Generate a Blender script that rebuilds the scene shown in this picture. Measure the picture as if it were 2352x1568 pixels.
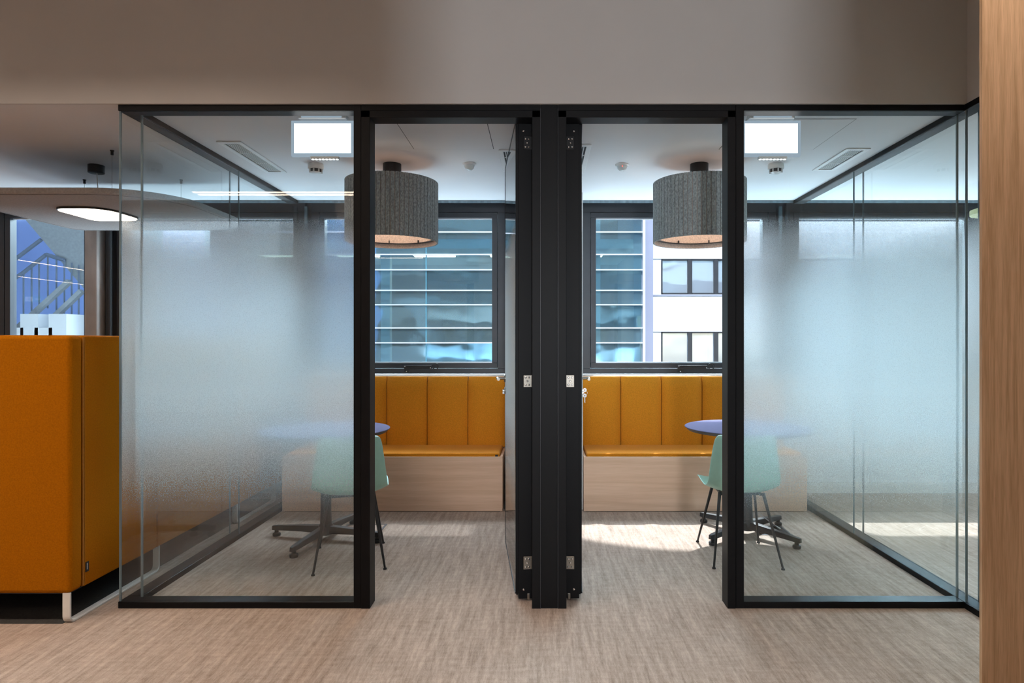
import bpy, bmesh, math, random
from mathutils import Vector, Matrix
random.seed(7)
PI = math.pi
scn = bpy.context.scene
C = scn.collection
for o in list(bpy.data.objects): bpy.data.objects.remove(o)

# ------------------------------------------------------------------ camera
H, D, K, VX, VY = 1.375, 3.3, 445.0, 1243.0, 785.0   # eye height, distance to glass front, px per metre there
cam = bpy.data.cameras.new('camera'); co = bpy.data.objects.new('camera', cam); C.objects.link(co)
co.location = (0, -D, H); co.rotation_euler = (PI/2, 0, 0)
cam.sensor_width = 36; cam.lens = 36*K*D/2352
cam.shift_x = -(VX-1176)/2352; cam.shift_y = (VY-784)/2352
cam.clip_start = .05; cam.clip_end = 300
scn.camera = co
scn.view_settings.view_transform = 'Standard'; scn.view_settings.look = 'None'
scn.view_settings.gamma = 1; scn.view_settings.use_curve_mapping = False
scn.view_settings.exposure = 0.08

scn.cycles.transparent_max_bounces = 48
scn.cycles.max_bounces = 14; scn.cycles.transmission_bounces = 12; scn.cycles.glossy_bounces = 6

# ------------------------------------------------------------------ world and sun
w = bpy.data.worlds.new('sky'); scn.world = w; w.use_nodes = True
wn = w.node_tree; bg = wn.nodes['Background']
sky = wn.nodes.new('ShaderNodeTexSky'); sky.sky_type = 'NISHITA'; sky.sun_disc = False
sky.sun_elevation = math.radians(48); sky.sun_rotation = math.radians(200); sky.air_density = 1.0
wn.links.new(sky.outputs[0], bg.inputs[0]); bg.inputs[1].default_value = 0.38

def light(kind, name, loc, rot, power, col=(1,1,1), **k):
    l = bpy.data.lights.new(name, kind); l.energy = power; l.color = col
    for a, b in k.items(): setattr(l, a, b)
    o = bpy.data.objects.new(name, l); C.objects.link(o); o.location = loc; o.rotation_euler = rot
    return o
def aim(o, tgt):
    o.rotation_euler = (Vector(tgt)-o.location).to_track_quat('-Z', 'Y').to_euler()
s = light('SUN', 'sun', (0, -20, 30), (0,0,0), 3.0, (1,.98,.95), angle=.01); aim(s, (4, 10, 0))
# unseen area lights added to fill the corridor, lounge and right-hand room
CEIL_FILLS = [
 ((-4.2,-1.25,3.30),(6.0,.12),90,(1,.84,.70),133),
 (( 1.6,-1.25,3.30),(2.6,.12),15,(1,.84,.72),128),
 ((-3.5,-4.2,3.30),(6.0,.4),26,(1,.82,.66),150),
 ((-9.5,-1.5,3.30),(4.0,.3),40,(1,.82,.66),150),
 ((-7.5, 1.1,2.57),(3.0,.4),20,(1,.88,.78),160),
 (( 4.4, 0.8,2.57),(2.8,1.0),30,(.72,.93,1),170),
]
for i,(l,sz,p,c,sp) in enumerate(CEIL_FILLS):
    light('AREA', 'ceiling_fill', l, (0,0,0), p, c, shape='RECTANGLE', size=sz[0], size_y=sz[1], spread=math.radians(sp))
# area light added behind the camera to brighten the bulkhead like rear daylight
a = light('AREA', 'rear_bulkhead_fill', (.3,-7.9,1.6), (0,0,0), 150, (.86,.93,1), shape='RECTANGLE', size=.35, size_y=1.6); aim(a, (.4,0,2.0))
# area lamps added outside each window, out of sight, to boost the daylight
for (x,wd,p) in ((-6.0,2.0,26),(-4.45,.7,14),(-3.0,1.5,26),(-1.21,1.5,28),(1.26,1.5,36),(3.1,1.5,52),(5.2,1.0,28)):
    a = light('AREA', 'window_fill_low', (x,3.05,.55), (0,0,0), p*3.6, (.66,.85,1), shape='RECTANGLE', size=wd, size_y=.8); aim(a, (x, 1.2, 2.9))
    a = light('AREA', 'window_fill_high', (x,3.75,3.15), (0,0,0), p*2.4, (.78,.89,1), shape='RECTANGLE', size=wd, size_y=.8); aim(a, (x, 1.2, .3))
# broad area lamp added outside, above the view, so the frosted film glows
a = light('AREA', 'film_glow_fill', (2,13,6.8), (0,0,0), 5600, (.60,.86,1), shape='RECTANGLE', size=20, size_y=3.2); aim(a, (0,0,1.5))
# sun glints thrown back by the glass facade across the street
for (p, t, e, r, sx) in (((2.9,9.0,9.4),(.86,1.36,0),19000,3.0,2.6), ((5.2,9.0,9.4),(3.2,1.30,0),19000,3.2,2.8), ((-.2,9.0,9.4),(-.75,1.2,0),3000,3.4,2.4)):
    o = light('SPOT', 'facade_sun_glint', p, (0,0,0), e, (.95,.98,1), spot_size=math.radians(r), spot_blend=.15, shadow_soft_size=.04); aim(o, t); o.scale=(sx,1,1)

# ------------------------------------------------------------------ helpers
def X(px, r): return (px-VX)*r/K
def Z(py, r): return H-(py-VY)*r/K
def Y(r): return (r-1)*D

class MB:
    def __init__(s): s.bm = bmesh.new()
    def box(s, x0,x1,y0,y1,z0,z1, M=None):
        v = [Vector((x,y,z)) for x in (x0,x1) for y in (y0,y1) for z in (z0,z1)]
        if M: v = [M@p for p in v]
        v = [s.bm.verts.new(p) for p in v]
        for f in ((0,1,3,2),(4,6,7,5),(0,4,5,1),(2,3,7,6),(0,2,6,4),(1,5,7,3)): s.bm.faces.new([v[i] for i in f])
        return s
    def lathe(s, prof, c=(0,0,0), n=32, M=None, close=False):
        rings = []
        for (r,z) in prof:
            if r < 1e-6:
                p = Vector((c[0],c[1],c[2]+z)); rings.append([s.bm.verts.new(M@p if M else p)])
            else:
                ring = []
                for i in range(n):
                    a = 2*PI*i/n; p = Vector((c[0]+r*math.cos(a), c[1]+r*math.sin(a), c[2]+z))
                    ring.append(s.bm.verts.new(M@p if M else p))
                rings.append(ring)
        pairs = list(zip(rings, rings[1:]))
        if close: pairs.append((rings[-1], rings[0]))
        for a,b in pairs:
            for i in range(n):
                j = (i+1)%n
                if len(a)==1 and len(b)==1: continue
                if len(a)==1: s.bm.faces.new((a[0],b[j],b[i]))
                elif len(b)==1: s.bm.faces.new((a[i],a[j],b[0]))
                else: s.bm.faces.new((a[i],a[j],b[j],b[i]))
        return s
    def tube(s, p0, p1, r0, r1=None, n=12):
        if r1 is None: r1 = r0
        p0, p1 = Vector(p0), Vector(p1); d = p1-p0; L = d.length
        M = Matrix.Translation(p0) @ d.to_track_quat('Z','Y').to_matrix().to_4x4()
        return s.lathe([(0,0),(r0,0),(r1,L),(0,L)], n=n, M=M)
    def prism(s, pts, z0, z1, M=None):      # pts in xy, extruded along z
        lo = [s.bm.verts.new((M@Vector((x,y,z0))) if M else (x,y,z0)) for x,y in pts]
        hi = [s.bm.verts.new((M@Vector((x,y,z1))) if M else (x,y,z1)) for x,y in pts]
        s.bm.faces.new(lo[::-1]); s.bm.faces.new(hi); n = len(pts)
        for i in range(n): s.bm.faces.new((lo[i],lo[(i+1)%n],hi[(i+1)%n],hi[i]))
        return s
    def sweep(s, path, prof, up=Vector((0,0,1))):   # prof: [(u,v)] closed
        path = [Vector(p) for p in path]; rings = []
        for i,p in enumerate(path):
            t = (path[min(i+1,len(path)-1)]-path[max(i-1,0)]).normalized()
            sd = t.cross(up)
            if sd.length < 1e-4: sd = Vector((1,0,0))
            sd.normalize(); u2 = sd.cross(t).normalized()
            rings.append([s.bm.verts.new(p+sd*a+u2*b) for a,b in prof])
        n = len(prof)
        for a,b in zip(rings, rings[1:]):
            for i in range(n): s.bm.faces.new((a[i],a[(i+1)%n],b[(i+1)%n],b[i]))
        s.bm.faces.new(rings[0][::-1]); s.bm.faces.new(rings[-1]); return s
    def build(s, name, m, parent=None, bevel=0, smooth=False, seg=2, subsurf=0):
        bmesh.ops.recalc_face_normals(s.bm, faces=s.bm.faces[:])
        me = bpy.data.meshes.new(name); s.bm.to_mesh(me); s.bm.free()
        if smooth:
            for p in me.polygons: p.use_smooth = True
        me.materials.append(m)
        o = bpy.data.objects.new(name, me); C.objects.link(o)
        if parent: o.parent = parent
        if smooth and not subsurf:
            try: me.set_sharp_from_angle(angle=math.radians(40))
            except Exception: pass
        if bevel:
            b = o.modifiers.new('b','BEVEL'); b.width = bevel; b.segments = seg; b.limit_method='ANGLE'; b.angle_limit = math.radians(40)
            try: b.harden_normals = False
            except Exception: pass
            if seg > 1:
                for p in me.polygons: p.use_smooth = True
                try: me.set_sharp_from_angle(angle=math.radians(180))
                except Exception: pass
                wn_ = o.modifiers.new('w','WEIGHTED_NORMAL'); wn_.keep_sharp = True
        if subsurf:
            b = o.modifiers.new('s','SUBSURF'); b.levels = subsurf; b.render_levels = subsurf
        return o
def box(name, m, parent, x0,x1,y0,y1,z0,z1, bevel=0, seg=2):
    return MB().box(x0,x1,y0,y1,z0,z1).build(name, m, parent, bevel, seg=seg)
def film(parent, x0,x1,y0,y1,z0,z1, m='film'):
    bm = bmesh.new(); bm.faces.new([bm.verts.new(p) for p in ((x0,y0,z0),(x1,y1,z0),(x1,y1,z1),(x0,y0,z1))])
    me = bpy.data.meshes.new('frosted_film'); bm.to_mesh(me); bm.free(); me.materials.append(M[m])
    o = bpy.data.objects.new('frosted_film', me); C.objects.link(o); o.parent = parent; return o
def empty(name, loc=(0,0,0), rz=0):
    o = bpy.data.objects.new(name, None); C.objects.link(o); o.location = loc; o.rotation_euler = (0,0,rz); o.empty_display_size=.1; return o
def tag(o, label=None, cat=None, group=None, kind=None):
    if label: o['label'] = label
    if cat: o['category'] = cat
    if group: o['group'] = group
    if kind: o['kind'] = kind
    return o
def thing(name, label, cat, loc=(0,0,0), rz=0, group=None): return tag(empty(name, loc, rz), label, cat, group)
def struct(o, label=None, cat=None): return tag(o, label, cat, kind='structure')
def copy_tree(o, parent=None):
    c = o.copy(); C.objects.link(c)
    if parent: c.parent = parent
    for ch in o.children: copy_tree(ch, c)
    return c
def rrect(x0,x1,y0,y1,r,n=8):
    if not isinstance(r,(list,tuple)): r=[r]*4
    pts=[]
    for (cx,cy,a0,rr) in ((x1-r[0],y1-r[0],0,r[0]),(x0+r[1],y1-r[1],90,r[1]),(x0+r[2],y0+r[2],180,r[2]),(x1-r[3],y0+r[3],270,r[3])):
        for i in range(n+1):
            a=math.radians(a0+90*i/n); pts.append((cx+rr*math.cos(a), cy+rr*math.sin(a)))
    return pts

# ------------------------------------------------------------------ materials
def mat(name, col, rough=.5, metal=0, spec=.5, noise=None, bump=0, bscale=200, sheen=0, coat=0):
    m = bpy.data.materials.new(name); m.use_nodes = True; nt = m.node_tree; p = nt.nodes['Principled BSDF']
    p.inputs['Base Color'].default_value = (*col,1); p.inputs['Roughness'].default_value = rough
    p.inputs['Metallic'].default_value = metal; p.inputs['Specular IOR Level'].default_value = spec
    p.inputs['Sheen Weight'].default_value = sheen; p.inputs['Coat Weight'].default_value = coat
    tc = nt.nodes.new('ShaderNodeTexCoord')
    if noise:       # (scale, amount, stretch)
        sc, am, st = noise
        mp = nt.nodes.new('ShaderNodeMapping'); mp.inputs['Scale'].default_value = st
        nz = nt.nodes.new('ShaderNodeTexNoise'); nz.inputs['Scale'].default_value = sc; nz.inputs['Detail'].default_value = 5
        rp = nt.nodes.new('ShaderNodeValToRGB')
        rp.color_ramp.elements[0].position=.3; rp.color_ramp.elements[1].position=.7
        rp.color_ramp.elements[0].color = (*[c*(1-am) for c in col],1); rp.color_ramp.elements[1].color = (*[min(1,c*(1+am)) for c in col],1)
        nt.links.new(tc.outputs['Object'], mp.inputs[0]); nt.links.new(mp.outputs[0], nz.inputs['Vector'])
        nt.links.new(nz.outputs[0], rp.inputs[0]); nt.links.new(rp.outputs[0], p.inputs['Base Color'])
    if bump:
        nb = nt.nodes.new('ShaderNodeTexNoise'); nb.inputs['Scale'].default_value = bscale; nb.inputs['Detail'].default_value = 3
        bp = nt.nodes.new('ShaderNodeBump'); bp.inputs['Strength'].default_value = bump; bp.inputs['Distance'].default_value = .002
        nt.links.new(tc.outputs['Object'], nb.inputs['Vector']); nt.links.new(nb.outputs[0], bp.inputs['Height']); nt.links.new(bp.outputs[0], p.inputs['Normal'])
    return m
def emit(name, col, st):
    m = bpy.data.materials.new(name); m.use_nodes = True; nt = m.node_tree; nt.nodes.remove(nt.nodes['Principled BSDF'])
    e = nt.nodes.new('ShaderNodeEmission'); e.inputs[0].default_value = (*col,1); e.inputs[1].default_value = st
    nt.links.new(e.outputs[0], nt.nodes['Material Output'].inputs[0]); return m
def glass(name, tint=(.96,.98,.97), ior=1.5):
    m = bpy.data.materials.new(name); m.use_nodes = True; nt = m.node_tree; nt.nodes.remove(nt.nodes['Principled BSDF'])
    t = nt.nodes.new('ShaderNodeBsdfTransparent'); t.inputs[0].default_value = (*tint,1)
    g = nt.nodes.new('ShaderNodeBsdfGlossy'); g.inputs['Roughness'].default_value = 0
    f = nt.nodes.new('ShaderNodeFresnel'); f.inputs[0].default_value = ior
    mx = nt.nodes.new('ShaderNodeMixShader')
    geo = nt.nodes.new('ShaderNodeNewGeometry')
    # treat the back face like the front so that the inside of the slab does not total-reflect
    fx = nt.nodes.new('ShaderNodeMath'); fx.operation='MULTIPLY'
    inv = nt.nodes.new('ShaderNodeMath'); inv.operation='SUBTRACT'; inv.inputs[0].default_value = 1
    nt.links.new(geo.outputs['Backfacing'], inv.inputs[1])
    nt.links.new(f.outputs[0], fx.inputs[0]); nt.links.new(inv.outputs[0], fx.inputs[1])
    mu = nt.nodes.new('ShaderNodeMath'); mu.operation='MULTIPLY'; mu.inputs[1].default_value = 1.15; mu.use_clamp = True
    nt.links.new(fx.outputs[0], mu.inputs[0]); nt.links.new(mu.outputs[0], mx.inputs[0])
    nt.links.new(t.outputs[0], mx.inputs[1]); nt.links.new(g.outputs[0], mx.inputs[2])
    nt.links.new(mx.outputs[0], nt.nodes['Material Output'].inputs[0]); return m
def film_mat(name, clear=.5, dif=.3):
    m = bpy.data.materials.new(name); m.use_nodes = True; nt = m.node_tree; nt.nodes.remove(nt.nodes['Principled BSDF'])
    N, L = nt.nodes.new, nt.links.new
    geo = N('ShaderNodeNewGeometry'); sx = N('ShaderNodeSeparateXYZ'); L(geo.outputs['Position'], sx.inputs[0])
    nz = N('ShaderNodeTexNoise'); nz.inputs['Scale'].default_value = 260; nz.inputs['Detail'].default_value = 2
    L(geo.outputs['Position'], nz.inputs['Vector'])
    mr = N('ShaderNodeMapRange'); mr.inputs[1].default_value=0; mr.inputs[2].default_value=2.6
    L(sx.outputs[2], mr.inputs[0])
    rp = N('ShaderNodeValToRGB'); L(mr.outputs[0], rp.inputs[0]); cr = rp.color_ramp
    pts = [(.44,0),(.60,.20),(.76,.46),(.92,.78),(1.12,1.0),(1.62,1.0),(1.80,.93),(1.92,.66),(2.0,.25),(2.03,0)]
    cr.elements[0].position = pts[0][0]/2.6; cr.elements[0].color=(0,0,0,1); cr.elements[1].position=pts[-1][0]/2.6; cr.elements[1].color=(0,0,0,1)
    for z,v in pts[1:-1]:
        e = cr.elements.new(z/2.6); e.color=(v,v,v,1)
    # dotted print: noise against density
    ad = N('ShaderNodeMath'); ad.operation='SUBTRACT'; ad.inputs[1].default_value=.5; L(nz.outputs[0], ad.inputs[0])
    ml = N('ShaderNodeMath'); ml.operation='MULTIPLY_ADD'; ml.inputs[1].default_value=.9; L(ad.outputs[0], ml.inputs[0]); L(rp.outputs[0], ml.inputs[2]); ml.use_clamp=True
    gt = N('ShaderNodeMath'); gt.operation='GREATER_THAN'; gt.inputs[1].default_value=.001; L(rp.outputs[0], gt.inputs[0])
    fac = N('ShaderNodeMath'); fac.operation='MULTIPLY'; L(ml.outputs[0], fac.inputs[0]); L(gt.outputs[0], fac.inputs[1])
    tr = N('ShaderNodeBsdfTransparent')
    tl = N('ShaderNodeBsdfTranslucent'); tl.inputs[0].default_value=(.93,.96,.98,1)
    df = N('ShaderNodeBsdfDiffuse'); df.inputs[0].default_value=(.70,.76,.78,1)
    rf = N('ShaderNodeBsdfRefraction'); rf.inputs['Roughness'].default_value=.85; rf.inputs['IOR'].default_value=1.09; rf.inputs[0].default_value=(.93,.97,.98,1)
    m1 = N('ShaderNodeMixShader'); m1.inputs[0].default_value=dif; L(tl.outputs[0], m1.inputs[1]); L(df.outputs[0], m1.inputs[2])
    m2 = N('ShaderNodeMixShader'); bkf = N('ShaderNodeMapRange'); bkf.inputs[3].default_value=clear; bkf.inputs[4].default_value=clear; L(geo.outputs['Backfacing'], bkf.inputs[0]); L(bkf.outputs[0], m2.inputs[0]); L(m1.outputs[0], m2.inputs[1]); L(rf.outputs[0], m2.inputs[2])
    mx = N('ShaderNodeMixShader'); L(fac.outputs[0], mx.inputs[0]); L(tr.outputs[0], mx.inputs[1]); L(m2.outputs[0], mx.inputs[2])
    L(mx.outputs[0], nt.nodes['Material Output'].inputs[0]); return m
def wood_mat(name, c1, c2, axis, scale=6, rough=.5):
    m = bpy.data.materials.new(name); m.use_nodes = True; nt = m.node_tree; p = nt.nodes['Principled BSDF']; N, L = nt.nodes.new, nt.links.new
    p.inputs['Roughness'].default_value = rough; p.inputs['Specular IOR Level'].default_value=.35
    tc = N('ShaderNodeTexCoord'); mp = N('ShaderNodeMapping'); L(tc.outputs['Object'], mp.inputs[0])
    s_ = [scale*3]*3; s_[axis] = scale*.12; mp.inputs['Scale'].default_value = s_
    n1 = N('ShaderNodeTexNoise'); n1.inputs['Scale'].default_value=1.6; n1.inputs['Detail'].default_value=7; n1.inputs['Distortion'].default_value=.5; L(mp.outputs[0], n1.inputs['Vector'])
    mp2 = N('ShaderNodeMapping'); L(tc.outputs['Object'], mp2.inputs[0]); s2=[scale*26]*3; s2[axis]=scale*.5; mp2.inputs['Scale'].default_value=s2
    n2 = N('ShaderNodeTexNoise'); n2.inputs['Scale'].default_value=2.2; n2.inputs['Detail'].default_value=3; L(mp2.outputs[0], n2.inputs['Vector'])
    mx = N('ShaderNodeMix'); mx.inputs[0].default_value=.38; L(n1.outputs[0], mx.inputs[2]); L(n2.outputs[0], mx.inputs[3])
    rp = N('ShaderNodeValToRGB'); rp.color_ramp.elements[0].position=.38; rp.color_ramp.elements[1].position=.62
    rp.color_ramp.elements[0].color=(*c1,1); rp.color_ramp.elements[1].color=(*c2,1)
    L(mx.outputs[0], rp.inputs[0]); L(rp.outputs[0], p.inputs['Base Color']); return m
def carpet_mat():
    m = bpy.data.materials.new('carpet'); m.use_nodes = True; nt = m.node_tree; p = nt.nodes['Principled BSDF']; N, L = nt.nodes.new, nt.links.new
    p.inputs['Roughness'].default_value=.95; p.inputs['Specular IOR Level'].default_value=.1; p.inputs['Sheen Weight'].default_value=.15
    tc = N('ShaderNodeTexCoord')
    def nz(scale, st, det=4):
        mp = N('ShaderNodeMapping'); mp.inputs['Scale'].default_value=st; L(tc.outputs['Object'], mp.inputs[0])
        n = N('ShaderNodeTexNoise'); n.inputs['Scale'].default_value=scale; n.inputs['Detail'].default_value=det; L(mp.outputs[0], n.inputs['Vector']); return n
    a = nz(1, (42,3.2,1)); b = nz(1, (9,46,1),3); c = nz(330,(1,.6,1),3); d = nz(1,(130,22,1),2)
    def mixf(x,y,f):
        k = N('ShaderNodeMix'); k.inputs[0].default_value=f; L(x,k.inputs[2]); L(y,k.inputs[3]); return k.outputs[0]
    v = mixf(a.outputs[0], b.outputs[0], .28); v = mixf(v, d.outputs[0], .3); v = mixf(v, c.outputs[0], .28)
    rp = N('ShaderNodeValToRGB'); rp.color_ramp.elements[0].position=.38; rp.color_ramp.elements[1].position=.61
    rp.color_ramp.elements[0].color=(.25,.180,.137,1); rp.color_ramp.elements[1].color=(.51,.395,.325,1)
    L(v, rp.inputs[0])
    # carpet plank joints (0.5 x 1 m, faint)
    br = N('ShaderNodeTexBrick'); br.inputs['Scale'].default_value=1; br.inputs['Brick Width'].default_value=1.0; br.inputs['Row Height'].default_value=.5
    br.inputs['Mortar Size'].default_value=.0015; br.inputs['Mortar Smooth'].default_value=1; L(tc.outputs['Object'], br.inputs['Vector'])
    br.inputs['Color1'].default_value=(1,1,1,1); br.inputs['Color2'].default_value=(.955,.955,.955,1); br.inputs['Mortar'].default_value=(.82,.82,.82,1)
    mm = N('ShaderNodeMix'); mm.data_type='RGBA'; mm.blend_type='MULTIPLY'; mm.inputs[0].default_value=.8; L(rp.outputs[0], mm.inputs[6]); L(br.outputs[0], mm.inputs[7])
    L(mm.outputs[2], p.inputs['Base Color'])
    bp = N('ShaderNodeBump'); bp.inputs['Strength'].default_value=.5; bp.inputs['Distance'].default_value=.004; L(v, bp.inputs['Height']); L(bp.outputs[0], p.inputs['Normal'])
    return m
def facade_glass(name, c1, c2, see):
    m = bpy.data.materials.new(name); m.use_nodes = True; nt = m.node_tree; p = nt.nodes['Principled BSDF']; N, L = nt.nodes.new, nt.links.new
    p.inputs['Metallic'].default_value=.55; p.inputs['Roughness'].default_value=.04; p.inputs['Specular IOR Level'].default_value=.8
    oi = N('ShaderNodeObjectInfo'); rp = N('ShaderNodeValToRGB'); rp.color_ramp.elements[0].color=(*c1,1); rp.color_ramp.elements[1].color=(*c2,1)
    L(oi.outputs['Random'], rp.inputs[0]); L(rp.outputs[0], p.inputs['Base Color'])
    tc = N('ShaderNodeTexCoord'); nb = N('ShaderNodeTexNoise'); nb.inputs['Scale'].default_value=.9; nb.inputs['Detail'].default_value=1; L(tc.outputs['Object'], nb.inputs['Vector'])
    bp = N('ShaderNodeBump'); bp.inputs['Strength'].default_value=.5; bp.inputs['Distance'].default_value=.03; L(nb.outputs[0], bp.inputs['Height']); L(bp.outputs[0], p.inputs['Normal'])
    if see:
        t = N('ShaderNodeBsdfTransparent'); t.inputs[0].default_value=(.70,.88,.92,1); k = N('ShaderNodeMixShader'); k.inputs[0].default_value=see
        L(p.outputs[0], k.inputs[1]); L(t.outputs[0], k.inputs[2]); L(k.outputs[0], nt.nodes['Material Output'].inputs[0])
    return m

M = dict(
 white=mat('white_paint',(.74,.74,.74),.6, noise=(3,.02,(1,1,1)), bump=.05, bscale=350),
 ceil=mat('ceiling_paint',(.66,.65,.65),.7, noise=(2,.02,(1,1,1)), bump=.04, bscale=400),
 bulk=mat('bulkhead_paint',(.52,.50,.48),.55, noise=(2,.02,(1,8,1)), bump=.04, bscale=400),
 black=mat('black_aluminium',(.0035,.0035,.0045),.46, noise=(8,.15,(1,1,1)), spec=.2),
 anth=mat('anthracite_aluminium',(.045,.047,.055),.38, noise=(6,.08,(1,1,1)), spec=.5),
 seal=mat('black_seal',(.006,.006,.007),.6, noise=(8,.1,(1,1,1))),
 glass=glass('partition_glass',(.984,.997,.998)), wglass=glass('window_glass',(.955,.985,.995)),
 joint=mat('glass_edge',(.16,.22,.25),.15, metal=.2, noise=(30,.3,(1,1,.05)), spec=.8),
 film=film_mat('frosted_film'), film2=film_mat('frosted_door_film', .06, .75),
 steel=mat('brushed_steel',(.30,.27,.23),.34, metal=1, noise=(60,.1,(1,1,10))),
 chrome=mat('chrome',(.72,.72,.72),.14, metal=1, noise=(20,.05,(1,1,1))),
 mustard=mat('mustard_wool',(.66,.245,.016),.85, noise=(160,.16,(1,1,1)), bump=.35, bscale=500, sheen=.06, spec=.12),
 mustard2=mat('mustard_booth_wool',(.36,.112,.0015),.9, noise=(150,.14,(1,1,1)), bump=.4, bscale=450, sheen=.0, spec=.05),
 bench=wood_mat('pale_oak_laminate',(.66,.43,.29),(.78,.54,.39),0,5),
 wood=wood_mat('oak_veneer_panel',(.53,.33,.18),(.76,.51,.31),2,14),
 felt=mat('grey_felt',(.33,.36,.36),.95, noise=(120,.42,(1,1,.6)), bump=.4, bscale=350, spec=.1, sheen=.2),
 feltw=mat('pale_felt_lining',(.62,.52,.46),.95, noise=(110,.2,(1,1,1)), bump=.3, bscale=350, spec=.1),
 feltp=mat('grey_acoustic_felt',(.42,.41,.40),.95, noise=(90,.14,(1,1.6,1)), bump=.3, bscale=300, spec=.1),
 mint=mat('mint_plastic',(.38,.63,.53),.42, noise=(40,.03,(1,1,1)), bump=.12, bscale=900, spec=.4),
 blackm=mat('black_powdercoat',(.018,.019,.021),.42, noise=(60,.15,(1,1,1)), bump=.15, bscale=700),
 lam=mat('blue_grey_laminate',(.15,.14,.22),.6, noise=(50,.03,(1,1,1)), spec=0),
 edge=mat('dark_table_edge',(.025,.026,.032),.45, noise=(50,.1,(1,1,1))),
 whitem=mat('white_powdercoat',(.72,.70,.67),.4, noise=(30,.03,(1,1,1))),
 plast=mat('white_plastic',(.72,.72,.71),.35, noise=(30,.02,(1,1,1))),
 plastg=mat('glossy_lens_plastic',(.62,.66,.66),.1, noise=(30,.02,(1,1,1)), spec=.8),
 dark=mat('dark_void',(.01,.01,.01),.7, noise=(10,.1,(1,1,1))),
 carpet=carpet_mat(),
 booth_shade=mat('painted_booth_shade',(.028,.025,.022),.95, noise=(140,.3,(1,.4,1)), bump=.5, bscale=300),
 conc=mat('raw_concrete',(.42,.38,.35),.85, noise=(5,.35,(1,1,.35)), bump=.5, bscale=40),
 concg=mat('stair_concrete',(.33,.36,.38),.85, noise=(30,.08,(1,1,1)), bump=.3, bscale=60),
 blue=mat('blue_render_wall',(.30,.46,.92),.8, noise=(.8,.12,(1,1,1))),
 rail=mat('blue_grey_railing',(.16,.20,.27),.5, noise=(10,.1,(1,1,1))),
 wh=mat('white_render',(.86,.87,.88),.85, noise=(.6,.03,(1,1,1)), bump=.1, bscale=20),
 grey=mat('grey_render',(.42,.44,.56),.8, noise=(.8,.04,(1,1,1))),
 alu=mat('silver_mullion',(.80,.82,.85),.3, noise=(4,.04,(1,1,1)), metal=.3),
 teal=mat('teal_panel',(.10,.30,.38),.4, noise=(1,.15,(1,1,1))),
 cur=facade_glass('curtain_wall_glass',(.10,.22,.30),(.30,.40,.44),.58),
 wg2=facade_glass('house_window_glass',(.50,.58,.68),(.72,.78,.85),0),
 street=mat('street_paving',(.2,.2,.2),.9, noise=(2,.1,(1,1,1))),
 brown=mat('warm_brown_wall',(.34,.25,.18),.7, noise=(2,.1,(1,1,1))),
 lamp=emit('warm_light',(1,.80,.62),9), lampw=emit('warm_diffuser',(1,.80,.64),8), lin=emit('linear_led',(1,.76,.58),32),
 office=emit('office_light',(1,.88,.66),16), sign=emit('lit_white_panel',(.97,.98,1),2.6), signb=emit('sign_edge_glow',(.50,.62,.74),.62), led=emit('cool_led',(.9,.95,1),12),
 green=emit('exit_green',(.03,.45,.25),1.6), wsign=emit('exit_white',(1,1,1),2.2), red=emit('red_led',(1,.08,.05),4),
 yel=mat('pale_yellow_shade',(.68,.66,.36),.6, noise=(20,.04,(1,1,1))),
 lid=mat('grey_steel_lid',(.12,.12,.13),.4, metal=.4, noise=(20,.1,(1,1,1))),
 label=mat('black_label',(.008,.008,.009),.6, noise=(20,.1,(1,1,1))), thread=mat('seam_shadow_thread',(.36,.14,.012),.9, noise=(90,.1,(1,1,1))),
 seatw=mat('pale_oak_edge',(.50,.37,.27),.5, noise=(12,.08,(1,1,6))),
)

for k_ in ('felt','feltw','feltp'):
    nt_ = M[k_].node_tree; ge_ = nt_.nodes.new('ShaderNodeNewGeometry')
    for l_ in list(nt_.links):
        if l_.from_node.type == 'TEX_COORD': nt_.links.new(ge_.outputs['Position'], l_.to_socket)

# ------------------------------------------------------------------ setting: floor, ceilings, walls
RB = 1.76; YF = Y(RB)                     # facade plane
YC = Y(1.677)                             # where the ceilings stop short of the facade
struct(box('floor', M['carpet'], None, -14,6.2,-9.3,YF+.15,-.12,0), 'warm beige streaked carpet running through rooms and corridor')
struct(MB().box(-14,6.2,.0,YC,2.6,2.75).build('ceiling', M['ceil']), 'pale painted ceiling above the rooms and the lounge')
struct(MB().box(-14,6.2,-9.3,-.012,3.34,3.5).build('ceiling_corridor', M['ceil']), 'higher painted ceiling of the corridor')
struct(MB().box(-14,6.2,YC,YF+.2,2.74,2.8).build('ceiling_slot', M['dark']), 'dark slot between ceiling and windows')
struct(MB().box(-14,6.2,YC,YC+.006,2.578,2.64).build('trim_1', M['joint']), 'thin metal edge trim where the ceiling ends at the windows')
bk = struct(empty('wall_front_upper'), 'grey painted bulkhead above the black glazed partition')
MB().box(-14,2.191,-.012,.0,2.6,3.34).build('bulkhead_face', M['bulk'], bk)
MB().box(2.191,2.28,-.90,.0,2.6,3.34).build('bulkhead_return', M['bulk'], bk)
struct(box('wall_back', M['white'], None, -14,6.2,-9.4,-9.3,0,3.5))
struct(box('wall_outer_left', M['white'], None, -14.1,-14,-9.4,YF+.2,0,3.5))
struct(box('wall_outer_right', M['white'], None, 6.2,6.3,-9.4,YF+.2,0,3.5))
struct(box('wall_blocker_left', M['white'], None, -2.5,-.10,-4.6,-4.45,0,3.34)); struct(box('wall_blocker_right', M['white'], None, .79,3.4,-4.6,-4.45,0,3.34))  # unseen walls added as blockers; their gap shapes the rear light on the bulkhead
wd = struct(box('wall_wood', M['wood'], None, 1.645,3.4,-.915,-.90,0,3.34), 'vertical-grained oak panel wall at the right edge')
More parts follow.
